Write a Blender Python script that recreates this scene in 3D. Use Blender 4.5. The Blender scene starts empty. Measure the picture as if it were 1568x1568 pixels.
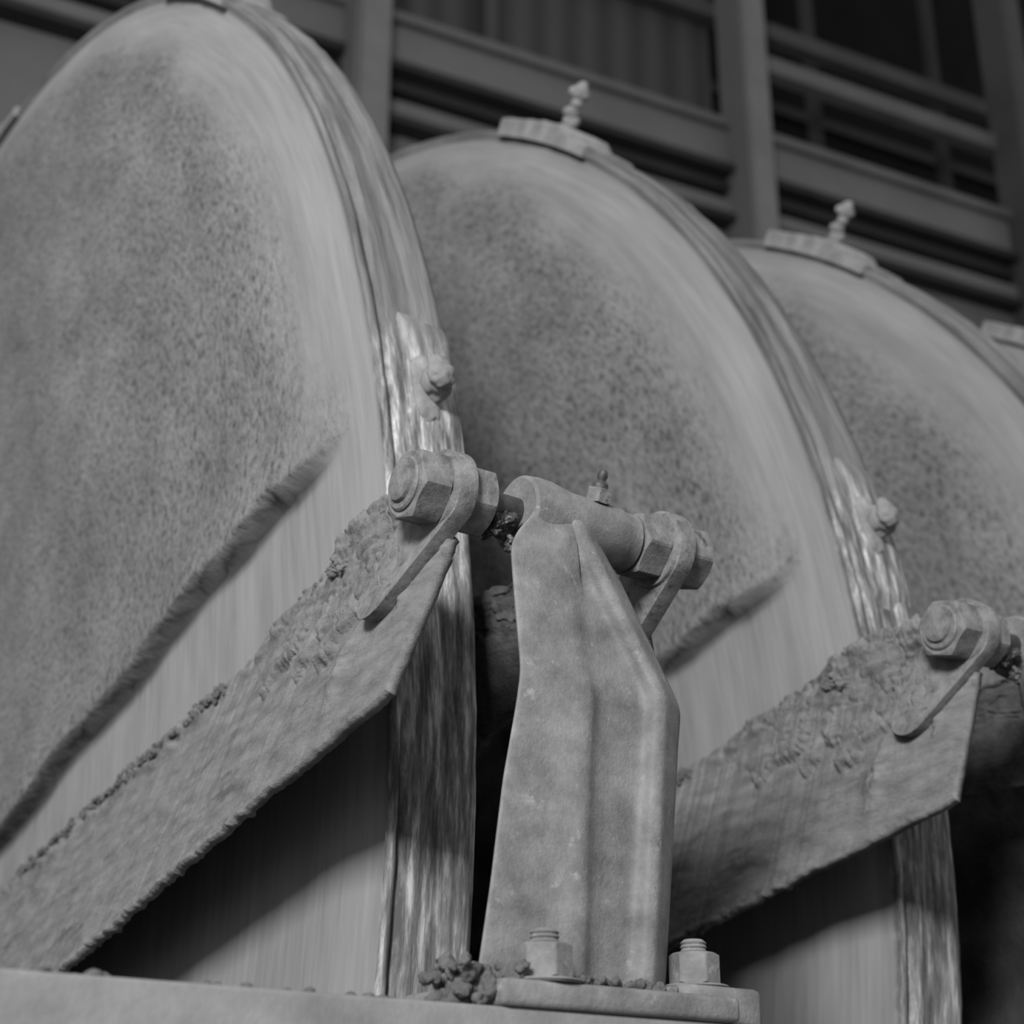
import bpy, bmesh, math, random
import numpy as np
from mathutils import Vector, Matrix, noise
random.seed(4)
scn=bpy.context.scene
try:
    scn.view_settings.view_transform='Standard'; scn.view_settings.look='None'
except Exception: pass

# ------------------------------------------------------------ helpers
def link(o,parent=None):
    scn.collection.objects.link(o)
    if parent is not None: o.parent=parent
    return o
def empty(name,loc=(0,0,0)):
    e=bpy.data.objects.new(name,None); e.empty_display_size=.05; e.location=loc
    return link(e)
def mesh_obj(name,verts,faces,mat=None,parent=None,smooth=False,loc=None):
    me=bpy.data.meshes.new(name); me.from_pydata([tuple(v) for v in verts],[],faces); me.validate(); me.update()
    if mat: me.materials.append(mat)
    bm=bmesh.new(); bm.from_mesh(me); bmesh.ops.recalc_face_normals(bm,faces=bm.faces); bm.to_mesh(me); bm.free()
    for p in me.polygons: p.use_smooth=smooth
    o=bpy.data.objects.new(name,me)
    if loc: o.location=loc
    return link(o,parent)
def bevel(o,w,seg=2,ang=35):
    m=o.modifiers.new("bev",'BEVEL'); m.width=w; m.segments=seg; m.limit_method='ANGLE'; m.angle_limit=math.radians(ang)
    for p in o.data.polygons: p.use_smooth=True
    return o
def sstep(a,b,x):
    t=np.clip((x-a)/(b-a),0,1); return t*t*(3-2*t)
def fbm(p,o=4): return noise.fractal(p,1.0,2.0,o)
def box(name,x0,x1,y0,y1,z0,z1,mat,parent=None,bw=0):
    v=[(x,y,z) for x in(x0,x1) for y in(y0,y1) for z in(z0,z1)]
    f=[(0,1,3,2),(4,6,7,5),(0,4,5,1),(2,3,7,6),(0,2,6,4),(1,5,7,3)]
    o=mesh_obj(name,v,f,mat,parent)
    if bw: bevel(o,bw)
    return o
def revolve(name,prof,c,axis,mat,parent=None,n=48,bw=0,smooth=True):
    v=[];f=[]
    for a,r in prof:
        for k in range(n):
            t=2*math.pi*k/n
            if axis=='x': v.append((c[0]+a,c[1]+r*math.cos(t),c[2]+r*math.sin(t)))
            else: v.append((c[0]+r*math.cos(t),c[1]+r*math.sin(t),c[2]+a))
    m=len(prof)
    for i in range(m-1):
        for k in range(n):
            k2=(k+1)%n; f.append((i*n+k,i*n+k2,(i+1)*n+k2,(i+1)*n+k))
    f.append(tuple(range(n))); f.append(tuple((m-1)*n+k for k in range(n)))
    o=mesh_obj(name,v,f,mat,parent,smooth)
    e=o.modifiers.new("es",'EDGE_SPLIT'); e.split_angle=math.radians(35)
    return o
def hexnut(name,a0,a1,af,c,axis,mat,parent,rot=0.0,n=72):
    ri=af/2*.97
    rings=[]
    for t in [2*math.pi*k/n for k in range(n)]:
        q=(t-rot)%(math.pi/3)-math.pi/6
        R=af/2/math.cos(q)*(1+.012*noise.noise(Vector((math.cos(t)*3,math.sin(t)*3,a0*50))))
        R=min(R,af/2*1.135)
        rings.append((t,R,(R-ri)*.6))
    v=[];f=[]
    def put(a,r,t):
        if axis=='x': v.append((c[0]+a,c[1]+r*math.cos(t),c[2]+r*math.sin(t)))
        else: v.append((c[0]+r*math.cos(t),c[1]+r*math.sin(t),c[2]+a))
    for t,R,dz in rings: put(a0,ri,t)
    for t,R,dz in rings: put(a0+dz,R,t)
    for t,R,dz in rings: put(a1-dz,R,t)
    for t,R,dz in rings: put(a1,ri,t)
    for i in range(3):
        for k in range(n):
            k2=(k+1)%n; f.append((i*n+k,i*n+k2,(i+1)*n+k2,(i+1)*n+k))
    f.append(tuple(range(n))); f.append(tuple(3*n+k for k in range(n)))
    o=mesh_obj(name,v,f,mat,parent,True)
    e=o.modifiers.new("es",'EDGE_SPLIT'); e.split_angle=math.radians(22)
    return o
def blobs(name,items,mat,parent=None,amp=.35,freq=60,sub=4,seed=0):
    bm=bmesh.new()
    for i,(c,r) in enumerate(items):
        g=bmesh.ops.create_icosphere(bm,subdivisions=sub,radius=1.0)
        for v in g['verts']:
            d=v.co.normalized(); w=Vector((c[0]+d.x*r[0],c[1]+d.y*r[1],c[2]+d.z*r[2]))
            n1=fbm((w+Vector((seed,i*3.1,0)))*freq,5)
            k=max(.3,1+amp*n1+amp*.5*abs(noise.noise(w*freq*3)))
            v.co=Vector((c[0]+d.x*r[0]*k,c[1]+d.y*r[1]*k,c[2]+d.z*r[2]*k))
    me=bpy.data.meshes.new(name); bm.to_mesh(me); bm.free(); me.materials.append(mat)
    for p in me.polygons: p.use_smooth=True
    return link(bpy.data.objects.new(name,me),parent)

# ------------------------------------------------------------ materials
def newmat(name):
    m=bpy.data.materials.new(name); m.use_nodes=True
    nt=m.node_tree; b=nt.nodes['Principled BSDF']
    return m,nt,b
def N(nt,t,**k):
    n=nt.nodes.new(t)
    for a,v in k.items():
        if a in n.inputs: n.inputs[a].default_value=v
        else: setattr(n,a,v)
    return n
def ramp(nt,pos):
    r=nt.nodes.new('ShaderNodeValToRGB'); e=r.color_ramp.elements
    while len(e)<len(pos): e.new(.5)
    for i,(p,c) in enumerate(pos): e[i].position=p; e[i].color=(c,c,c,1)
    return r
def surf(name,lo,hi,scale=12,rough=.7,bump=.3,bscale=150,spec=.3,patch=None,bdist=.002,stretch=(1,1,1)):
    m,nt,b=newmat(name); L=nt.links.new
    tc0=N(nt,'ShaderNodeTexCoord'); mp=N(nt,'ShaderNodeMapping'); mp.inputs['Scale'].default_value=stretch
    L(tc0.outputs['Object'],mp.inputs['Vector'])
    vec=mp.outputs[0]
    n1=N(nt,'ShaderNodeTexNoise',Scale=scale,Detail=8.0,Roughness=.65)
    L(vec,n1.inputs['Vector'])
    r=ramp(nt,[(.3,lo),(.7,hi)]); L(n1.outputs['Fac'],r.inputs['Fac'])
    col=r.outputs['Color']
    if patch:
        n3=N(nt,'ShaderNodeTexNoise',Scale=patch[0],Detail=6.0,Roughness=.7); L(vec,n3.inputs['Vector'])
        r3=ramp(nt,[(patch[1],0),(patch[1]+.12,1)]); L(n3.outputs['Fac'],r3.inputs['Fac'])
        mx=N(nt,'ShaderNodeMixRGB'); mx.inputs['Color2'].default_value=(patch[2],)*3+(1,)
        L(r3.outputs['Color'],mx.inputs['Fac']); L(col,mx.inputs['Color1']); col=mx.outputs['Color']
    L(col,b.inputs['Base Color'])
    n2=N(nt,'ShaderNodeTexNoise',Scale=bscale,Detail=6.0,Roughness=.7); L(vec,n2.inputs['Vector'])
    bp=N(nt,'ShaderNodeBump',Strength=bump,Distance=bdist); L(n2.outputs['Fac'],bp.inputs['Height']); L(bp.outputs['Normal'],b.inputs['Normal'])
    b.inputs['Roughness'].default_value=rough; b.inputs['Specular IOR Level'].default_value=spec
    return m
M_cast=surf("cast_iron_paint",.11,.235,30,.75,.6,240,.2,patch=(55,.59,.29))
M_steel=surf("worn_steel",.08,.235,55,.65,.7,240,.3,patch=(70,.57,.05))
M_dark=surf("oily_dark_steel",.02,.07,60,.35,.6,200,.6)
M_mud=surf("dried_mud",.10,.21,70,.9,.9,420,.1,bdist=.004)
M_dmud=surf("dark_mud",.04,.11,60,.8,.9,300,.2,bdist=.004)  # darker mud tone for the far scraper plates
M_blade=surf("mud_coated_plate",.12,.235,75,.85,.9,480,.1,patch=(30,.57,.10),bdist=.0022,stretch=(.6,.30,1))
M_chute=surf("dirty_chute_plate",.03,.07,20,.8,.8,160,.2,bdist=.004)
M_rail=surf("trough_steel",.13,.22,18,.7,.5,160,.2)
M_strap=surf("mud_splashed_strap",.14,.27,30,.8,.6,90,.2)
M_wall=surf("painted_sheet_wall",.11,.14,1.5,.8,.1,20,.2)
M_girt=surf("painted_girder",.12,.17,3,.7,.1,30,.3)
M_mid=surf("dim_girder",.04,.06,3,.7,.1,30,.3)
M_beam=surf("grey_girder",.08,.12,3,.7,.1,30,.3)  # girder tone between the painted and dim ones
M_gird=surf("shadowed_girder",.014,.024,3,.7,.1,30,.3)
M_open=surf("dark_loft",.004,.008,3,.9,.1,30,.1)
M_floor=surf("concrete_floor",.08,.14,2,.9,.3,30,.1)

m,nt,b=newmat("corrugated_siding"); L=nt.links.new
tc=N(nt,'ShaderNodeTexCoord'); w=N(nt,'ShaderNodeTexWave',Scale=1.6,Distortion=.6)
L(tc.outputs['Object'],w.inputs['Vector'])
r=ramp(nt,[(0,.028),(1,.05)]); L(w.outputs['Fac'],r.inputs['Fac']); L(r.outputs['Color'],b.inputs['Base Color'])
b.inputs['Roughness'].default_value=.8
M_siding=m

# filter disc: polar grain, streaks along the direction of rotation
m,nt,b=newmat("filter_cake_disc"); L=nt.links.new
def math_(op,a,b_=None,c=None):
    n=nt.nodes.new('ShaderNodeMath'); n.operation=op
    for i,x in enumerate((a,b_,c)):
        if x is None: continue
        if isinstance(x,(int,float)): n.inputs[i].default_value=x
        else: L(x,n.inputs[i])
    return n.outputs[0]
def mrange(v,a,b_,c=0.0,d=1.0):
    n=N(nt,'ShaderNodeMapRange',interpolation_type='SMOOTHSTEP'); L(v,n.inputs['Value'])
    for k,x in (('From Min',a),('From Max',b_),('To Min',c),('To Max',d)): n.inputs[k].default_value=x
    return n.outputs[0]
tc=N(nt,'ShaderNodeTexCoord'); sp=N(nt,'ShaderNodeSeparateXYZ'); L(tc.outputs['Object'],sp.inputs[0])
X,Y,Z=sp.outputs
Rr=math_('SQRT',math_('ADD',math_('MULTIPLY',Y,Y),math_('MULTIPLY',Z,Z)))
A=math_('ARCTAN2',Z,math_('MULTIPLY',Y,-1.0))
oi=N(nt,'ShaderNodeObjectInfo'); off=math_('MULTIPLY',oi.outputs['Random'],50.0)
def polar(kr,ka,kx,detail=5.0,rough=.6):
    cb=N(nt,'ShaderNodeCombineXYZ')
    L(math_('MULTIPLY_ADD',Rr,kr,off),cb.inputs[0]); L(math_('MULTIPLY',A,ka),cb.inputs[1]); L(math_('MULTIPLY',X,kx),cb.inputs[2])
    n=N(nt,'ShaderNodeTexNoise',Scale=1.0,Detail=detail,Roughness=rough); L(cb.outputs[0],n.inputs['Vector']); return n.outputs['Fac']
grain=polar(150,95,60,3.0,.7)
big=polar(7,5,5,3.0)
streak=polar(120,9,150,4.0,.6)
streak2=polar(25,4.0,30,3.0)
cake=N(nt,'ShaderNodeAttribute',attribute_name='cake').outputs['Fac']
cut_shadow=N(nt,'ShaderNodeAttribute',attribute_name='cut_shadow').outputs['Fac']
gr=ramp(nt,[(.30,.05),(.46,.15),(.72,.225)]); L(grain,gr.inputs['Fac'])
br=ramp(nt,[(.3,.74),(.7,1.12)]); L(big,br.inputs['Fac'])
mc=N(nt,'ShaderNodeMixRGB',blend_type='MULTIPLY',Fac=1.0); L(gr.outputs[0],mc.inputs['Color1']); L(br.outputs[0],mc.inputs['Color2'])
sr=ramp(nt,[(.3,.185),(.7,.235)]); L(streak,sr.inputs['Fac'])
s2=ramp(nt,[(.35,.9),(.65,1.08)]); L(streak2,s2.inputs['Fac'])
ms=N(nt,'ShaderNodeMixRGB',blend_type='MULTIPLY',Fac=1.0); L(sr.outputs[0],ms.inputs['Color1']); L(s2.outputs[0],ms.inputs['Color2'])
rimn=polar(10,5.0,70,6.0,.7)
rimr=ramp(nt,[(.34,.06),(.5,.13),(.68,.21)]); L(rimn,rimr.inputs['Fac'])
wetr=ramp(nt,[(.40,.08),(.52,.22),(.65,.58)]); L(polar(10,16.0,100,6.0,.7),wetr.inputs['Fac'])
wet=math_('MULTIPLY',mrange(A,.33,.22),mrange(A,-.40,.06))
mw=N(nt,'ShaderNodeMixRGB'); L(wet,mw.inputs['Fac']); L(rimr.outputs[0],mw.inputs['Color1']); L(wetr.outputs[0],mw.inputs['Color2'])
mr=N(nt,'ShaderNodeMixRGB'); L(mrange(Rr,1.520,1.530),mr.inputs['Fac']); L(ms.outputs[0],mr.inputs['Color1']); L(mw.outputs[0],mr.inputs['Color2'])
mm=N(nt,'ShaderNodeMixRGB'); L(cake,mm.inputs['Fac']); L(mr.outputs[0],mm.inputs['Color1']); L(mc.outputs[0],mm.inputs['Color2'])
mq=N(nt,'ShaderNodeMixRGB'); L(cut_shadow,mq.inputs['Fac']); L(mm.outputs[0],mq.inputs['Color1']); mq.inputs['Color2'].default_value=(.035,.035,.035,1)
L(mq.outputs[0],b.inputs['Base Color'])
hh=math_('MULTIPLY',grain,cake)
bp=N(nt,'ShaderNodeBump',Strength=.55,Distance=.006); L(hh,bp.inputs['Height']); L(bp.outputs[0],b.inputs['Normal'])
L(mrange(cake,0,1,.85,.95),b.inputs['Roughness']); b.inputs['Specular IOR Level'].default_value=.08
M_disc=m

# ------------------------------------------------------------ filter discs
DY,DZ,DR=2.693,.346,1.54
X1=.675; W=.088; S=.6
def disc_mesh():
    na=1200
    rs=list(np.linspace(.18,1.30,110))+list(np.linspace(1.305,1.528,50))
    rim=[(.001,1.536),(.004,1.540),(.009,1.540),(.011,1.535),(.014,1.535),(.016,1.541),(.028,1.543),(.032,1.541),(.045,1.542),(.056,1.542),(.060,1.545),(.076,1.546),(.084,1.543),(.088,1.535)]
    back=[(.088,1.50),(.090,.9),(.090,.18)]
    ang=np.linspace(0,2*math.pi,na,endpoint=False)
    verts=[];ck=[];sk=[]
    ca,sa=np.cos(ang),np.sin(ang)
    jit=np.array([fbm(Vector((math.cos(a)*9,math.sin(a)*9,0)),4) for a in ang])*.02
    hi=sstep(.75,1.2,ang)
    for r in rs:
        y=-r*ca; z=r*sa
        zl=.328-.27*(y+1.422)
        jl=np.array([fbm(Vector((yy*9,1.7,3.0)),4) for yy in y])*.010
        above=sstep(-.003,.004,z-zl+jl)
        behind=sstep(.0,.25,y+.2)
        m=np.maximum(above,behind)
        ra=np.full(na,r)+jit
        geo=m*sstep(1.478,1.430,ra)
        lipw=np.exp(-(np.maximum(z-zl,0)/.07)**2)
        roll=m*sstep(1.535,1.36,ra)
        shape=np.where(z-zl<.15,geo*lipw+roll*(1-lipw),roll)
        q=np.clip((1.475+.04*hi-ra)/(.115-.035*hi),0,1); col=m*q*q*(3-2*q)  # fades to the smooth tone early, painting in the rounded edge's brightness
        thick=.012+.014*lipw*sstep(1.47,1.36,np.full(na,r))
        nz=np.array([fbm(Vector((yy*7,zz*7,0)),3) for yy,zz in zip(y,z)])*.004
        edge=.008*sstep(1.46,1.53,np.full(na,r))
        x=edge-shape*(thick+nz)
        dl=z-zl+jl
        cut_shadow=(1-behind)*sstep(-.022,-.006,dl)*sstep(.008,-.002,dl)*sstep(1.465,1.38,ra)*.8  # dark band under the cut edge paints in the shadow of the cake step
        verts.append(np.stack([x,y,z],1)); ck.append(np.maximum(col,m*sstep(1.478,1.458,ra)*lipw*.7)); sk.append(cut_shadow)
    for a0,r in rim+back:
        rr_=r+(.0012*np.array([fbm(Vector((math.cos(a)*40,math.sin(a)*40,a0*90)),4) for a in ang]) if r>1.53 else 0)
        verts.append(np.stack([np.full(na,a0+.0),-rr_*ca,rr_*sa],1)); ck.append(np.zeros(na)); sk.append(np.zeros(na))
    nr=len(verts); V=np.concatenate(verts); C=np.concatenate(ck); SK=np.concatenate(sk)
    i=np.arange(nr-1)[:,None]*na; k=np.arange(na)[None,:]; k2=(k+1)%na
    F=np.stack([i+k,i+na+k,i+na+k2,i+k2],-1).reshape(-1,4)
    me=bpy.data.meshes.new("filter_disc")
    me.vertices.add(len(V)); me.vertices.foreach_set('co',V.astype(np.float32).ravel())
    me.loops.add(F.size); me.loops.foreach_set('vertex_index',F.ravel().astype(np.int32))
    me.polygons.add(len(F)); me.polygons.foreach_set('loop_start',np.arange(0,F.size,4,dtype=np.int32))
    try: me.polygons.foreach_set('loop_total',np.full(len(F),4,dtype=np.int32))
    except Exception: pass
    me.update(); me.validate()
    at=me.attributes.new('cake','FLOAT','POINT'); at.data.foreach_set('value',C.astype(np.float32))
    at=me.attributes.new('cut_shadow','FLOAT','POINT'); at.data.foreach_set('value',SK.astype(np.float32))
    me.polygons.foreach_set('use_smooth',np.ones(len(F),dtype=bool))
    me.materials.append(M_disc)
    bm=bmesh.new(); bm.from_mesh(me); bmesh.ops.recalc_face_normals(bm,faces=bm.faces); bm.to_mesh(me); bm.free()
    return me
DM=disc_mesh()
def clamp_parts(parent):
    for k in range(9):
        th=math.radians(13.7+39.6*k) if k<3 else math.radians(13.7+40*k)
        v=[];f=[];n=48
        for i in range(n):
            u=i/(n-1); t=th+math.radians(-6.2+10.8*u)
            ro=1.549+.016*float(sstep(.20,.34,u))-.003*float(sstep(.5,.8,u))+.002*fbm(Vector((u*7,k,0)),3)
            x0,x1=-.004+.003*noise.noise(Vector((u*8,k,1))),.091+.003*noise.noise(Vector((u*8,k,4)))
            if k==0:
                t=th+math.radians(-4.2+8.4*u)
                ro=1.5475+.0015*fbm(Vector((u*9,k,0)),3)-.008*float(sstep(.15,0,u))-.008*float(sstep(.85,1,u)); x0,x1=.030,.087
            for (x,r) in((x0,1.530),(x0,ro-.003),(x0+.004,ro),(.3*x0+.7*x1,ro+.001),(x1-.004,ro),(x1,ro-.003),(x1,1.530)): v.append((x,-r*math.cos(t),r*math.sin(t)))
            q=7
            if i:
                a=(i-1)*q;b_=i*q
                for j in range(q): f.append((a+j,a+(j+1)%q,b_+(j+1)%q,b_+j))
        f.append(tuple(range(q))); f.append(tuple((n-1)*q+j for j in reversed(range(q))))
        o=mesh_obj("rim_clamp_%d"%k,v,f,M_disc if k==0 else M_strap,parent,True)
        e=o.modifiers.new("es",'EDGE_SPLIT'); e.split_angle=math.radians(50)
        R0=1.555 if k else 1.540
        c=Vector((.050,-math.cos(th)*R0,math.sin(th)*R0)); d=Vector((0,-math.cos(th),math.sin(th)))
        mt=Matrix.Translation(c)@d.to_track_quat('Z','Y').to_matrix().to_4x4()
        if k==0:
            s=blobs("clamp_stud_%d"%k,[((0,0,.007),(.016,.040,.008)),((.002,.003,.022),(.012,.020,.018)),((-.002,.002,.036),(.013,.019,.010))],M_strap,parent,.3,45,4,k); s.matrix_local=mt
        else:
            s=blobs("clamp_stud_%d"%k,[((0,0,.006),(.022,.022,.012)),((.002,0,.024),(.013,.013,.011)),((-.002,.001,.040),(.012,.012,.012)),((0,0,.056),(.010,.010,.011)),((.002,0,.074),(.017,.016,.012)),((.001,0,.084),(.009,.009,.009))],M_strap,parent,.3,60,4,k); s.matrix_local=mt
for i in range(5):
    nm="filter_disc" if i==0 else "filter_disc.%03d"%i
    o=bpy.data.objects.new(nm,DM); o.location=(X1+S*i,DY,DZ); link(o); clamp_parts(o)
    revolve("hub_shaft",[(-.25,.185),(.35,.185)],(0,0,0),'x',M_rail,o,64)

# ------------------------------------------------------------ scrapers
def blade(name,parent,side=1):
    if side==1:
        lo=[(.981,.5685,.338),(1.197,.575,.298),(1.378,.578,.2615),(1.61,.58,.213),(2.15,.585,.10)]
        up=[(.981,.622,.470),(1.02,.628,.505),(1.06,.635,.530),(1.10,.640,.542),(1.207,.654,.524),(1.475,.660,.470),(2.042,.660,.372),(2.15,.660,.353)]
    else:
        lo=[(1.02,.855,.42),(1.197,.83,.41),(1.378,.82,.34),(1.61,.81,.27),(2.15,.81,.15)]
        up=[(1.02,.845,.49),(1.10,.84,.53),(1.207,.80,.530),(1.475,.79,.474),(2.15,.79,.357)]
    def ev(c,y):
        ys=[p[0] for p in c]; return np.interp(y,ys,[p[1] for p in c]),np.interp(y,ys,[p[2] for p in c])
    ny,nt_=900,130
    y0=lo[0][0]
    ys=[y0+(2.15-y0)*(i/(ny-1))**1.2 for i in range(ny)]
    P=[]
    for i,y in enumerate(ys):
        xl,zl=ev(lo,y); xu,zu=ev(up,y)
        fz=float(sstep(1.05,1.30,y)); am=.5+max(0,.8*noise.noise(Vector((y*12,4,4))))
        zl2=zl+.002*fbm(Vector((y*25,side*3,1)),4)+(.0006+.0022*fz*am)*fbm(Vector((y*110,2,0)),5)
        zu2=zu+(.006*fbm(Vector((y*32,7+side,1)),5)+.003*fbm(Vector((y*130,9,1)),4))*min(1,(y-y0)*14)
        for j in range(nt_):
            t=j/(nt_-1)
            x=xl+(xu-xl)*t; z=zl2+(zu2-zl2)*t
            w=Vector((x,y,z)); ws=Vector((x*.6,y*.42,z))
            d=.0009*fbm(ws*55,5)
            ce=.90-.07*noise.noise(Vector((y*10,0,4)))
            crust=float(sstep(ce-.03,ce+.02,t))*max(0,.5+1.3*noise.noise(ws*26))
            d+=.0070*crust*(.8+.9*fbm(ws*100,4))
            bound=.50+.20*fbm(Vector((y*18,z*24,2)),4)+1.4*max(0,y-1.17)
            reg=float(sstep(1.01,1.04,y))*float(sstep(1.38,1.24,y))*float(sstep(bound,bound+.05,t))
            crack=float(sstep(.0,.05,abs(noise.noise(Vector((y*22,z*36,1)))+.3*noise.noise(Vector((y*70,z*90,5))))))
            d+=reg*(.005+.004*crust+.0035*crack+.0030*fbm(ws*70,5)+.006*max(0,noise.noise(w*16)))
            g=math.exp(-((y-1.092)/.013)**2-((t-.30+(y-1.09)*2.0)/.12)**2); d+=.008*g*(1+.5*fbm(w*90,3))
            d+=.002*math.exp(-(t/.05)**2)*(.5+fz)*(.7+fbm(ws*150,3))
            P.append((x-d*(1 if side==1 else -1),y,z+d*.35))
    nv=len(P)
    back=[(p[0]+.009*(1 if side==1 else -1),p[1],p[2]-.003) for p in P]
    V=P+back;F=[]
    for i in range(ny-1):
        for j in range(nt_-1):
            a=i*nt_+j; F.append((a,a+1,a+nt_+1,a+nt_)); F.append((nv+a,nv+a+nt_,nv+a+nt_+1,nv+a+1))
    for i in range(ny-1):
        for j in(0,nt_-1):
            a=i*nt_+j; F.append((a,a+nt_,nv+a+nt_,nv+a))
    for j in range(nt_-1):
        for i in(0,ny-1):
            a=i*nt_+j; F.append((a,a+1,nv+a+1,nv+a))
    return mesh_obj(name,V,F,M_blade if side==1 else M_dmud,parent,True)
BY,BZ=.989,.508
def lug(name,x0,x1,parent,low=(1.045,.440,.025),shear=.42):
    c1=(BY,BZ,.0345); c2=low
    circ=[]
    for c in(c1,c2):
        for k in range(64):
            t=2*math.pi*k/64; circ.append((c[0]+c[2]*math.cos(t),c[1]+c[2]*math.sin(t)))
    circ=sorted(set(circ))
    def half(p):
        h=[]
        for q in p:
            while len(h)>1 and (h[-1][0]-h[-2][0])*(q[1]-h[-2][1])-(h[-1][1]-h[-2][1])*(q[0]-h[-2][0])<=0: h.pop()
            h.append(q)
        return h
    hull=half(circ)[:-1]+half(circ[::-1])[:-1]
    n=len(hull)
    sx=lambda b_: -shear*max(0,BZ-.025-b_)
    V=[(x0+sx(b_),a,b_) for a,b_ in hull]+[(x1+sx(b_),a,b_) for a,b_ in hull]
    F=[tuple(range(n)),tuple(range(2*n-1,n-1,-1))]+[(i,(i+1)%n,n+(i+1)%n,n+i) for i in range(n)]
    o=mesh_obj(name,V,F,M_steel,parent)
    o.modifiers.new("tri",'TRIANGULATE')
    return bevel(o,.0025,3,50)
def post(parent):
    Zs=[.120,.20,.275,.332,.358,.370,.41,.464,.480,.495,.505,.517]
    Lx=[.610,.626,.639,.653,.658,.659,.660,.661,.670,.684,.690,.695]
    Mx=[.697,.705,.712,.719,.723,.724,.724,.722,.721,.720,.719,.718]
    Rx=[.757,.769,.780,.789,.793,.790,.772,.748,.741,.736,.733,.730]
    Y0=[.924,.928,.932,.936,.9375,.940,.947,.955,.9585,.9595,.962,.974]
    Bx=[.030,.031,.032,.033,.034,.034,.036,.036,.034,.032,.030,.028]
    zz=np.linspace(.120,.517,110)
    f=lambda a: np.interp(zz,Zs,a)
    L_,M_,R_,Y_,B_=f(Lx),f(Mx),f(Rx),f(Y0),f(Bx)
    def sm(a,n=2):
        a=a.copy()
        for _ in range(n): a[1:-1]=(a[:-2]+2*a[1:-1]+a[2:])/4
        return a
    L_,M_,R_,Y_=sm(L_,4),sm(M_,6),sm(R_,2),sm(Y_,3)
    V=[];F=[]
    for z,l,mx,r_,y,bx in zip(zz,L_,M_,R_,Y_,B_):
        lk=float(sstep(.39,.34,z)); rc=1-.85*float(sstep(.44,.49,z)); tp=1-float(sstep(.49,.512,z))
        sec=[(l+.045,y+.050),(l+.012,y+.018),(l+.003,y+.0065),(l,y+.0025),(l+.0006,y+.0006),(l+.0025,y),
             (l+.4*(mx-l),y+.0005),(mx-.020,y+.001-.001*lk),(mx-.012,y+.001-.003*lk),(mx-.004,y+.003*rc-.006*lk),(mx+.003,y+.0065*rc-.0075*lk),(mx+.011,y+.009*rc-.002*lk),
             (r_-.022,y+.010*rc),(r_-.0135,y+.0095*rc),(r_-.0115,y+.007*rc),(r_-.0105,y-.0005),(r_-.009,y-.0025*tp),(r_-.001,y-.0035*tp),(r_+.0015,y-.002*tp),
             (r_+bx-.004,y+.016),(r_+bx,y+.020),(r_+bx+.001,y+.030),(r_+.010,y+.050)]
        n=len(sec)
        for (a,b_) in sec:
            w=Vector((a,b_,z)); dd=.0011*fbm(w*50,5)
            V.append((a+dd*.6,b_+dd,z))
    m=len(zz)
    for i in range(m-1):
        for j in range(n):
            F.append((i*n+j,i*n+(j+1)%n,(i+1)*n+(j+1)%n,(i+1)*n+j))
    F.append(tuple(range(n))); F.append(tuple((m-1)*n+j for j in range(n)))
    o=mesh_obj("post",V,F,M_cast,parent,True)
    s=o.modifiers.new("sub",'SUBSURF'); s.levels=s.render_levels=1
    return o
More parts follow.
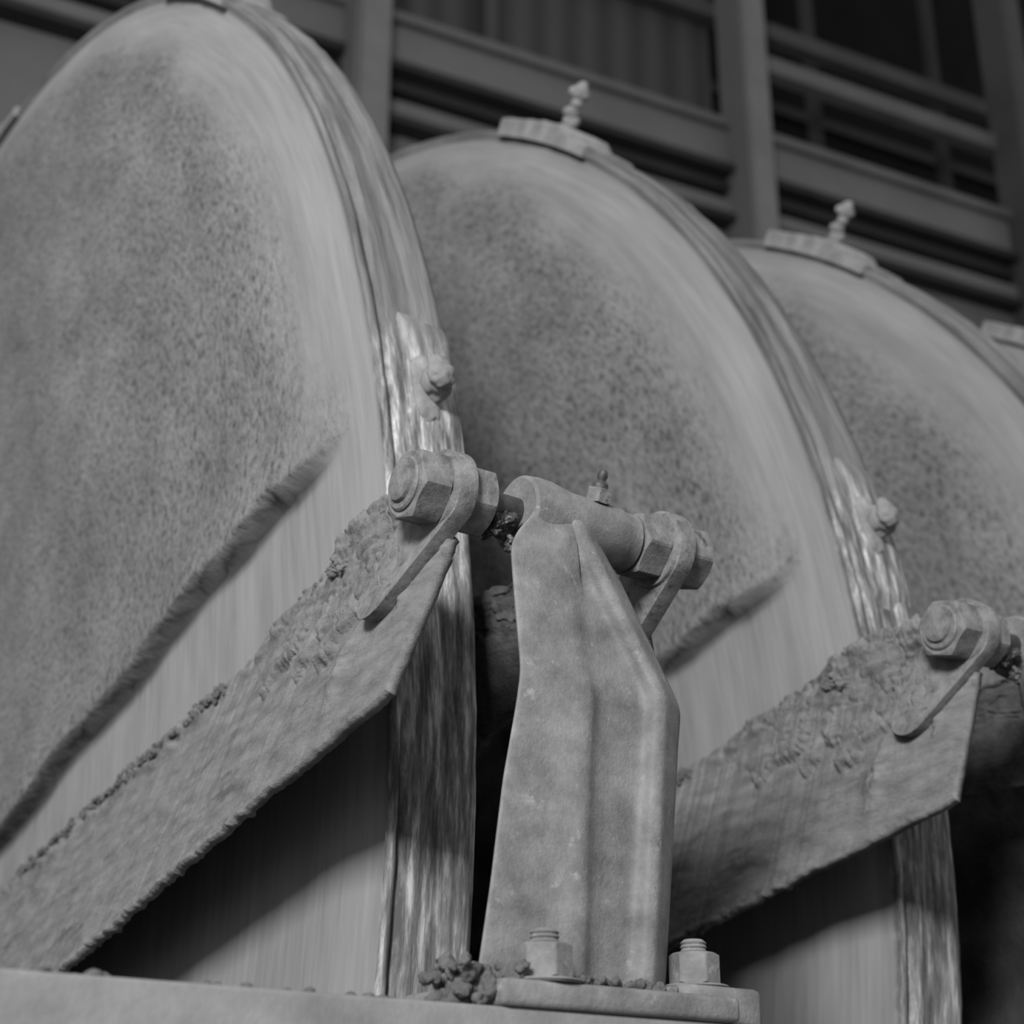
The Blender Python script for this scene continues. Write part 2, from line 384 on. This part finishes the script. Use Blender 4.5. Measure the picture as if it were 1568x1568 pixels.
def bracket(nm,dx):
    e=empty(nm,(0,0,0))
    post(e)
    c=(0,BY,BZ)
    revolve("hub",[(.688,.022),(.688,.029),(.690,.0315),(.700,.0325),(.712,.032),(.722,.030),(.735,.028),(.785,.0265),(.789,.0245),(.800,.0245),(.8015,.023)],c,'x',M_cast,e,64)
    revolve("rod",[(.600,.0125),(.8,.0125),(.870,.0125)],c,'x',M_dark,e,32)
    revolve("rod_end_boss",[(.5785,.0125),(.5790,.0145),(.5805,.0155),(.590,.0155)],c,'x',M_steel,e,40)
    revolve("washer",[(.582,.0175),(.582,.0205),(.5835,.022),(.590,.022)],c,'x',M_steel,e,40)
    hexnut("nut_outer",.585,.612,.053,c,'x',M_steel,e,rot=.25)
    lug("lug_near",.614,.630,e)
    revolve("lug_ring",[(.611,.024),(.611,.030),(.614,.0325),(.618,.033)],c,'x',M_steel,e,48)
    hexnut("nut_inner",.631,.655,.052,c,'x',M_steel,e,rot=.45)
    hexnut("nut_far_inner",.803,.830,.050,c,'x',M_steel,e,rot=.2)
    lug("lug_far",.832,.848,e,low=(1.04,.455,.024),shear=0)
    revolve("lug_ring_far",[(.829,.029),(.829,.032),(.832,.033)],c,'x',M_steel,e,48)
    hexnut("nut_far_outer",.850,.876,.050,c,'x',M_steel,e,rot=.3)
    blobs("grease_mud",[((.672,BY-.002,BZ-.014),(.010,.013,.010)),((.682,BY-.010,BZ-.032),(.008,.010,.008)),((.664,BY-.004,BZ-.018),(.006,.010,.010)),((.688,BY-.014,BZ-.044),(.006,.006,.006))],M_dark,e,.6,110,5)
    mt=Matrix.Translation((.760,BY-.014,BZ+.0215))@Matrix.Rotation(math.radians(22),4,'X')
    g=hexnut("grease_fitting_hex",0,.012,.020,(0,0,0),'z',M_steel,e,n=36); g.matrix_local=mt
    g=revolve("grease_fitting",[(.010,.007),(.016,.0065),(.019,.0035),(.022,.0045),(.026,.0038),(.028,.002)],(0,0,0),'z',M_dark,e,24); g.matrix_local=mt
    box("foot_plate",.600,.800,.876,1.00,.1135,.131,M_cast,e,.004)
    box("foot_pad",.775,.848,.905,1.02,.1135,.142,M_cast,e,.005)
    for k,(x,y,z) in enumerate([(.648,.898,.131),(.812,.938,.142)]):
        hexnut("foot_nut_%d"%k,.003,.026,.033,(x,y,z),'z',M_cast,e,rot=.3)
        revolve("foot_washer_%d"%k,[(0,.024),(.0015,.026),(.003,.024)],(x,y,z),'z',M_cast,e,40)
        revolve("foot_stud_%d"%k,[(.02,.010)]+[(.026+.0015*i,.010 if i%2 else .0088) for i in range(6)]+[(.036,.007)],(x,y,z),'z',M_cast,e,32)
    blade("scraper_plate_near",e,1)
    blade("scraper_plate_far",e,-1)
    rnd=random.Random(11)
    it=[]
    for i in range(22):
        y=rnd.uniform(1.04,1.17)
        it.append(((.634+rnd.uniform(-.006,.004),y,.533-(y-1.04)*.11+rnd.uniform(-.016,.004)),(rnd.uniform(.004,.007),rnd.uniform(.012,.022),rnd.uniform(.005,.012))))
    blobs("mud_clump",it,M_blade,e,1.1,75,5,3)
    it=[]
    for i in range(420):
        y=rnd.uniform(1.24,2.0)
        if noise.noise(Vector((y*9,3,3)))<-.12: continue
        zu=float(np.interp(y,[1.207,1.475,2.042],[.524,.470,.372]))-.006
        xx=float(np.interp(y,[1.207,1.475],[.650,.656]))
        it.append(((xx+rnd.uniform(-.008,.0),y,zu+rnd.gauss(-.002,.004)),tuple(rnd.uniform(.0012,.0036) for _ in range(3))))
    blobs("mud_crumb_line",it,M_mud,e,.9,220,2,8)
    it=[]
    for i in range(110):
        q=rnd.random()
        it.append(((.600+rnd.gauss(0,.010),rnd.uniform(.885,.93),.116+.030*q*math.exp(-abs(rnd.gauss(0,.6)))),(rnd.uniform(.002,.005),)*3))
    for i in range(90):
        it.append(((rnd.uniform(.67,.76),rnd.uniform(.890,.925),.131+rnd.uniform(0,.005)),(rnd.uniform(.0015,.004),)*3))
    blobs("mud_foot",it,M_mud,e,.9,200,3,5)
    e.location.x=dx
    return e
B0=bracket("scraper_bracket",0)
def dup(src,name,dx):
    e=empty(name,(dx,0,0))
    for c in src.children:
        o=bpy.data.objects.new(c.name,c.data); scn.collection.objects.link(o); o.parent=e; o.matrix_local=c.matrix_basis.copy()
        for md in c.modifiers:
            n=o.modifiers.new(md.name,md.type)
            for p in md.bl_rna.properties:
                if not p.is_readonly and p.identifier not in('name','type'):
                    try: setattr(n,p.identifier,getattr(md,p.identifier))
                    except Exception: pass
    return e
for i in(1,2,3): dup(B0,"scraper_bracket.%03d"%i,S*i)

# discharge chute side plates between the discs
for i in range(4):
    nm="discharge_chute" if i==0 else "discharge_chute.%03d"%i
    V=[];F=[];ny,nz=80,50
    for a in range(ny):
        for c in range(nz):
            y=1.17+.85*a/(ny-1); z=-.25+(.765-.20*a/(ny-1)+.012*fbm(Vector((y*30,0,i)),4))*c/(nz-1)
            w=Vector((0,y,z)); V.append((.88+.012*fbm(w*14,5)+.07*(c/(nz-1)),y,z))
    n=len(V); V+=[(x+.012,y,z) for x,y,z in V]
    for a in range(ny-1):
        for c in range(nz-1):
            k=a*nz+c; F.append((k,k+1,k+nz+1,k+nz)); F.append((n+k,n+k+nz,n+k+nz+1,n+k+1))
    for a in range(ny-1):
        for c in(0,nz-1): k=a*nz+c; F.append((k,k+nz,n+k+nz,n+k))
    for c in range(nz-1):
        for a in(0,ny-1): k=a*nz+c; F.append((k,k+1,n+k+1,n+k))
    mesh_obj(nm,V,F,M_chute,None,True,(S*i,0,0))

# ------------------------------------------------------------ slurry trough
T=empty("slurry_trough")
box("front_wall",-1.0,5.0,.880,.905,-1.5,.1135,M_rail,T,.003)
box("top_flange",-1.0,5.0,.905,1.02,.100,.1135,M_rail,T,.002)
box("back_wall",-1.0,5.0,4.35,4.38,-1.5,.1,M_rail,T)
box("inner_floor",-1.0,5.0,.905,4.35,-1.45,-1.40,M_chute,T)
rnd=random.Random(2)
it=[((rnd.uniform(-.1,.6),.886+rnd.uniform(0,.02),.1145),(rnd.uniform(.002,.006),rnd.uniform(.003,.006),rnd.uniform(.0015,.0035))) for i in range(40)]
blobs("mud_crumbs",it,M_mud,T,.5,150,2,9)

# ------------------------------------------------------------ building
floor=box("floor",-4,12,-4,12,-1.6,-1.5,M_floor)
Wd=Vector((.990,-.141,0)); O=Vector((3.93,5.2,0))
ang=math.atan2(Wd.y,Wd.x)
wl=box
BW=empty("wall_back",(O.x,O.y,0)); BW.rotation_euler=(0,0,ang)
wl("sheet_panel",-6,7,0.05,.10,-1.5,4.70,M_wall,BW)
wl("siding_panel",-6,1.05,.30,.35,4.7,9,M_siding,BW)
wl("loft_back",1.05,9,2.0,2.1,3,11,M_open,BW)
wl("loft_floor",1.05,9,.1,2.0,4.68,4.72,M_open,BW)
G=empty("steel_frame",(O.x,O.y,0)); G.rotation_euler=(0,0,ang)
for k,s in enumerate((-3.2,-1.07,1.01,2.87,5.0)):
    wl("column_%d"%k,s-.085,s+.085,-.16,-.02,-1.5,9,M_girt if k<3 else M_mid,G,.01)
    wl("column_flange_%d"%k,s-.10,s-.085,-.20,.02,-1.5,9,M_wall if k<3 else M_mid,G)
wl("girt_low",-6,7,-.02,.05,4.50,4.60,M_wall,G)
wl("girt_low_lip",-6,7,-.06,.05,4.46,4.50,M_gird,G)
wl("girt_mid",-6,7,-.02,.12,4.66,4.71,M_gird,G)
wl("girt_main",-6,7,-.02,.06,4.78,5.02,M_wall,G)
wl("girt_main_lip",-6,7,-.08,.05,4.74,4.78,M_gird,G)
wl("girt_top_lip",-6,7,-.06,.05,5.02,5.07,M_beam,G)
wl("girt_upper",1.05,7,-.02,.06,5.50,5.60,M_beam,G)
wl("girt_high",-6,7,.2,.28,5.95,6.05,M_mid,G)
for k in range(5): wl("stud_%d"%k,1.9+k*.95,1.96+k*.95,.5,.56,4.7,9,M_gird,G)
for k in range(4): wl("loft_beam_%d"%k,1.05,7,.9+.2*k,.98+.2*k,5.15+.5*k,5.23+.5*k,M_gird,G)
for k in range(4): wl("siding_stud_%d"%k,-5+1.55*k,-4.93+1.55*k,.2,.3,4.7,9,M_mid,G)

# ------------------------------------------------------------ lights
wd=bpy.data.worlds.new("world"); scn.world=wd; wd.use_nodes=True
bg=wd.node_tree.nodes['Background']; bg.inputs[0].default_value=(.8,.8,.8,1); bg.inputs[1].default_value=.58
def area(name,loc,tgt,size,power):
    l=bpy.data.lights.new(name,'AREA'); l.shape='SQUARE'; l.size=size; l.energy=power
    o=bpy.data.objects.new(name,l); o.location=loc; o.rotation_euler=(Vector(tgt)-Vector(loc)).to_track_quat('-Z','Y').to_euler(); return link(o)
area("key_light",(-2.9,-1.9,2.2),(.9,1.4,.3),1.1,410)  # unseen key light, set low to reach under the scraper plates

# ------------------------------------------------------------ camera
cd=bpy.data.cameras.new("camera"); cam=bpy.data.objects.new("camera",cd); link(cam); scn.camera=cam
cd.sensor_width=36; cd.lens=36*2500/1568; cd.clip_start=.05; cd.clip_end=100
ya,pi_=math.radians(55.3),math.radians(22.9)
Fv=Vector((math.cos(pi_)*math.cos(ya),math.cos(pi_)*math.sin(ya),math.sin(pi_)))
cam.location=(0,0,0); cam.rotation_euler=Fv.to_track_quat('-Z','Y').to_euler()
cd.dof.use_dof=True; cd.dof.focus_distance=1.27; cd.dof.aperture_fstop=6.3
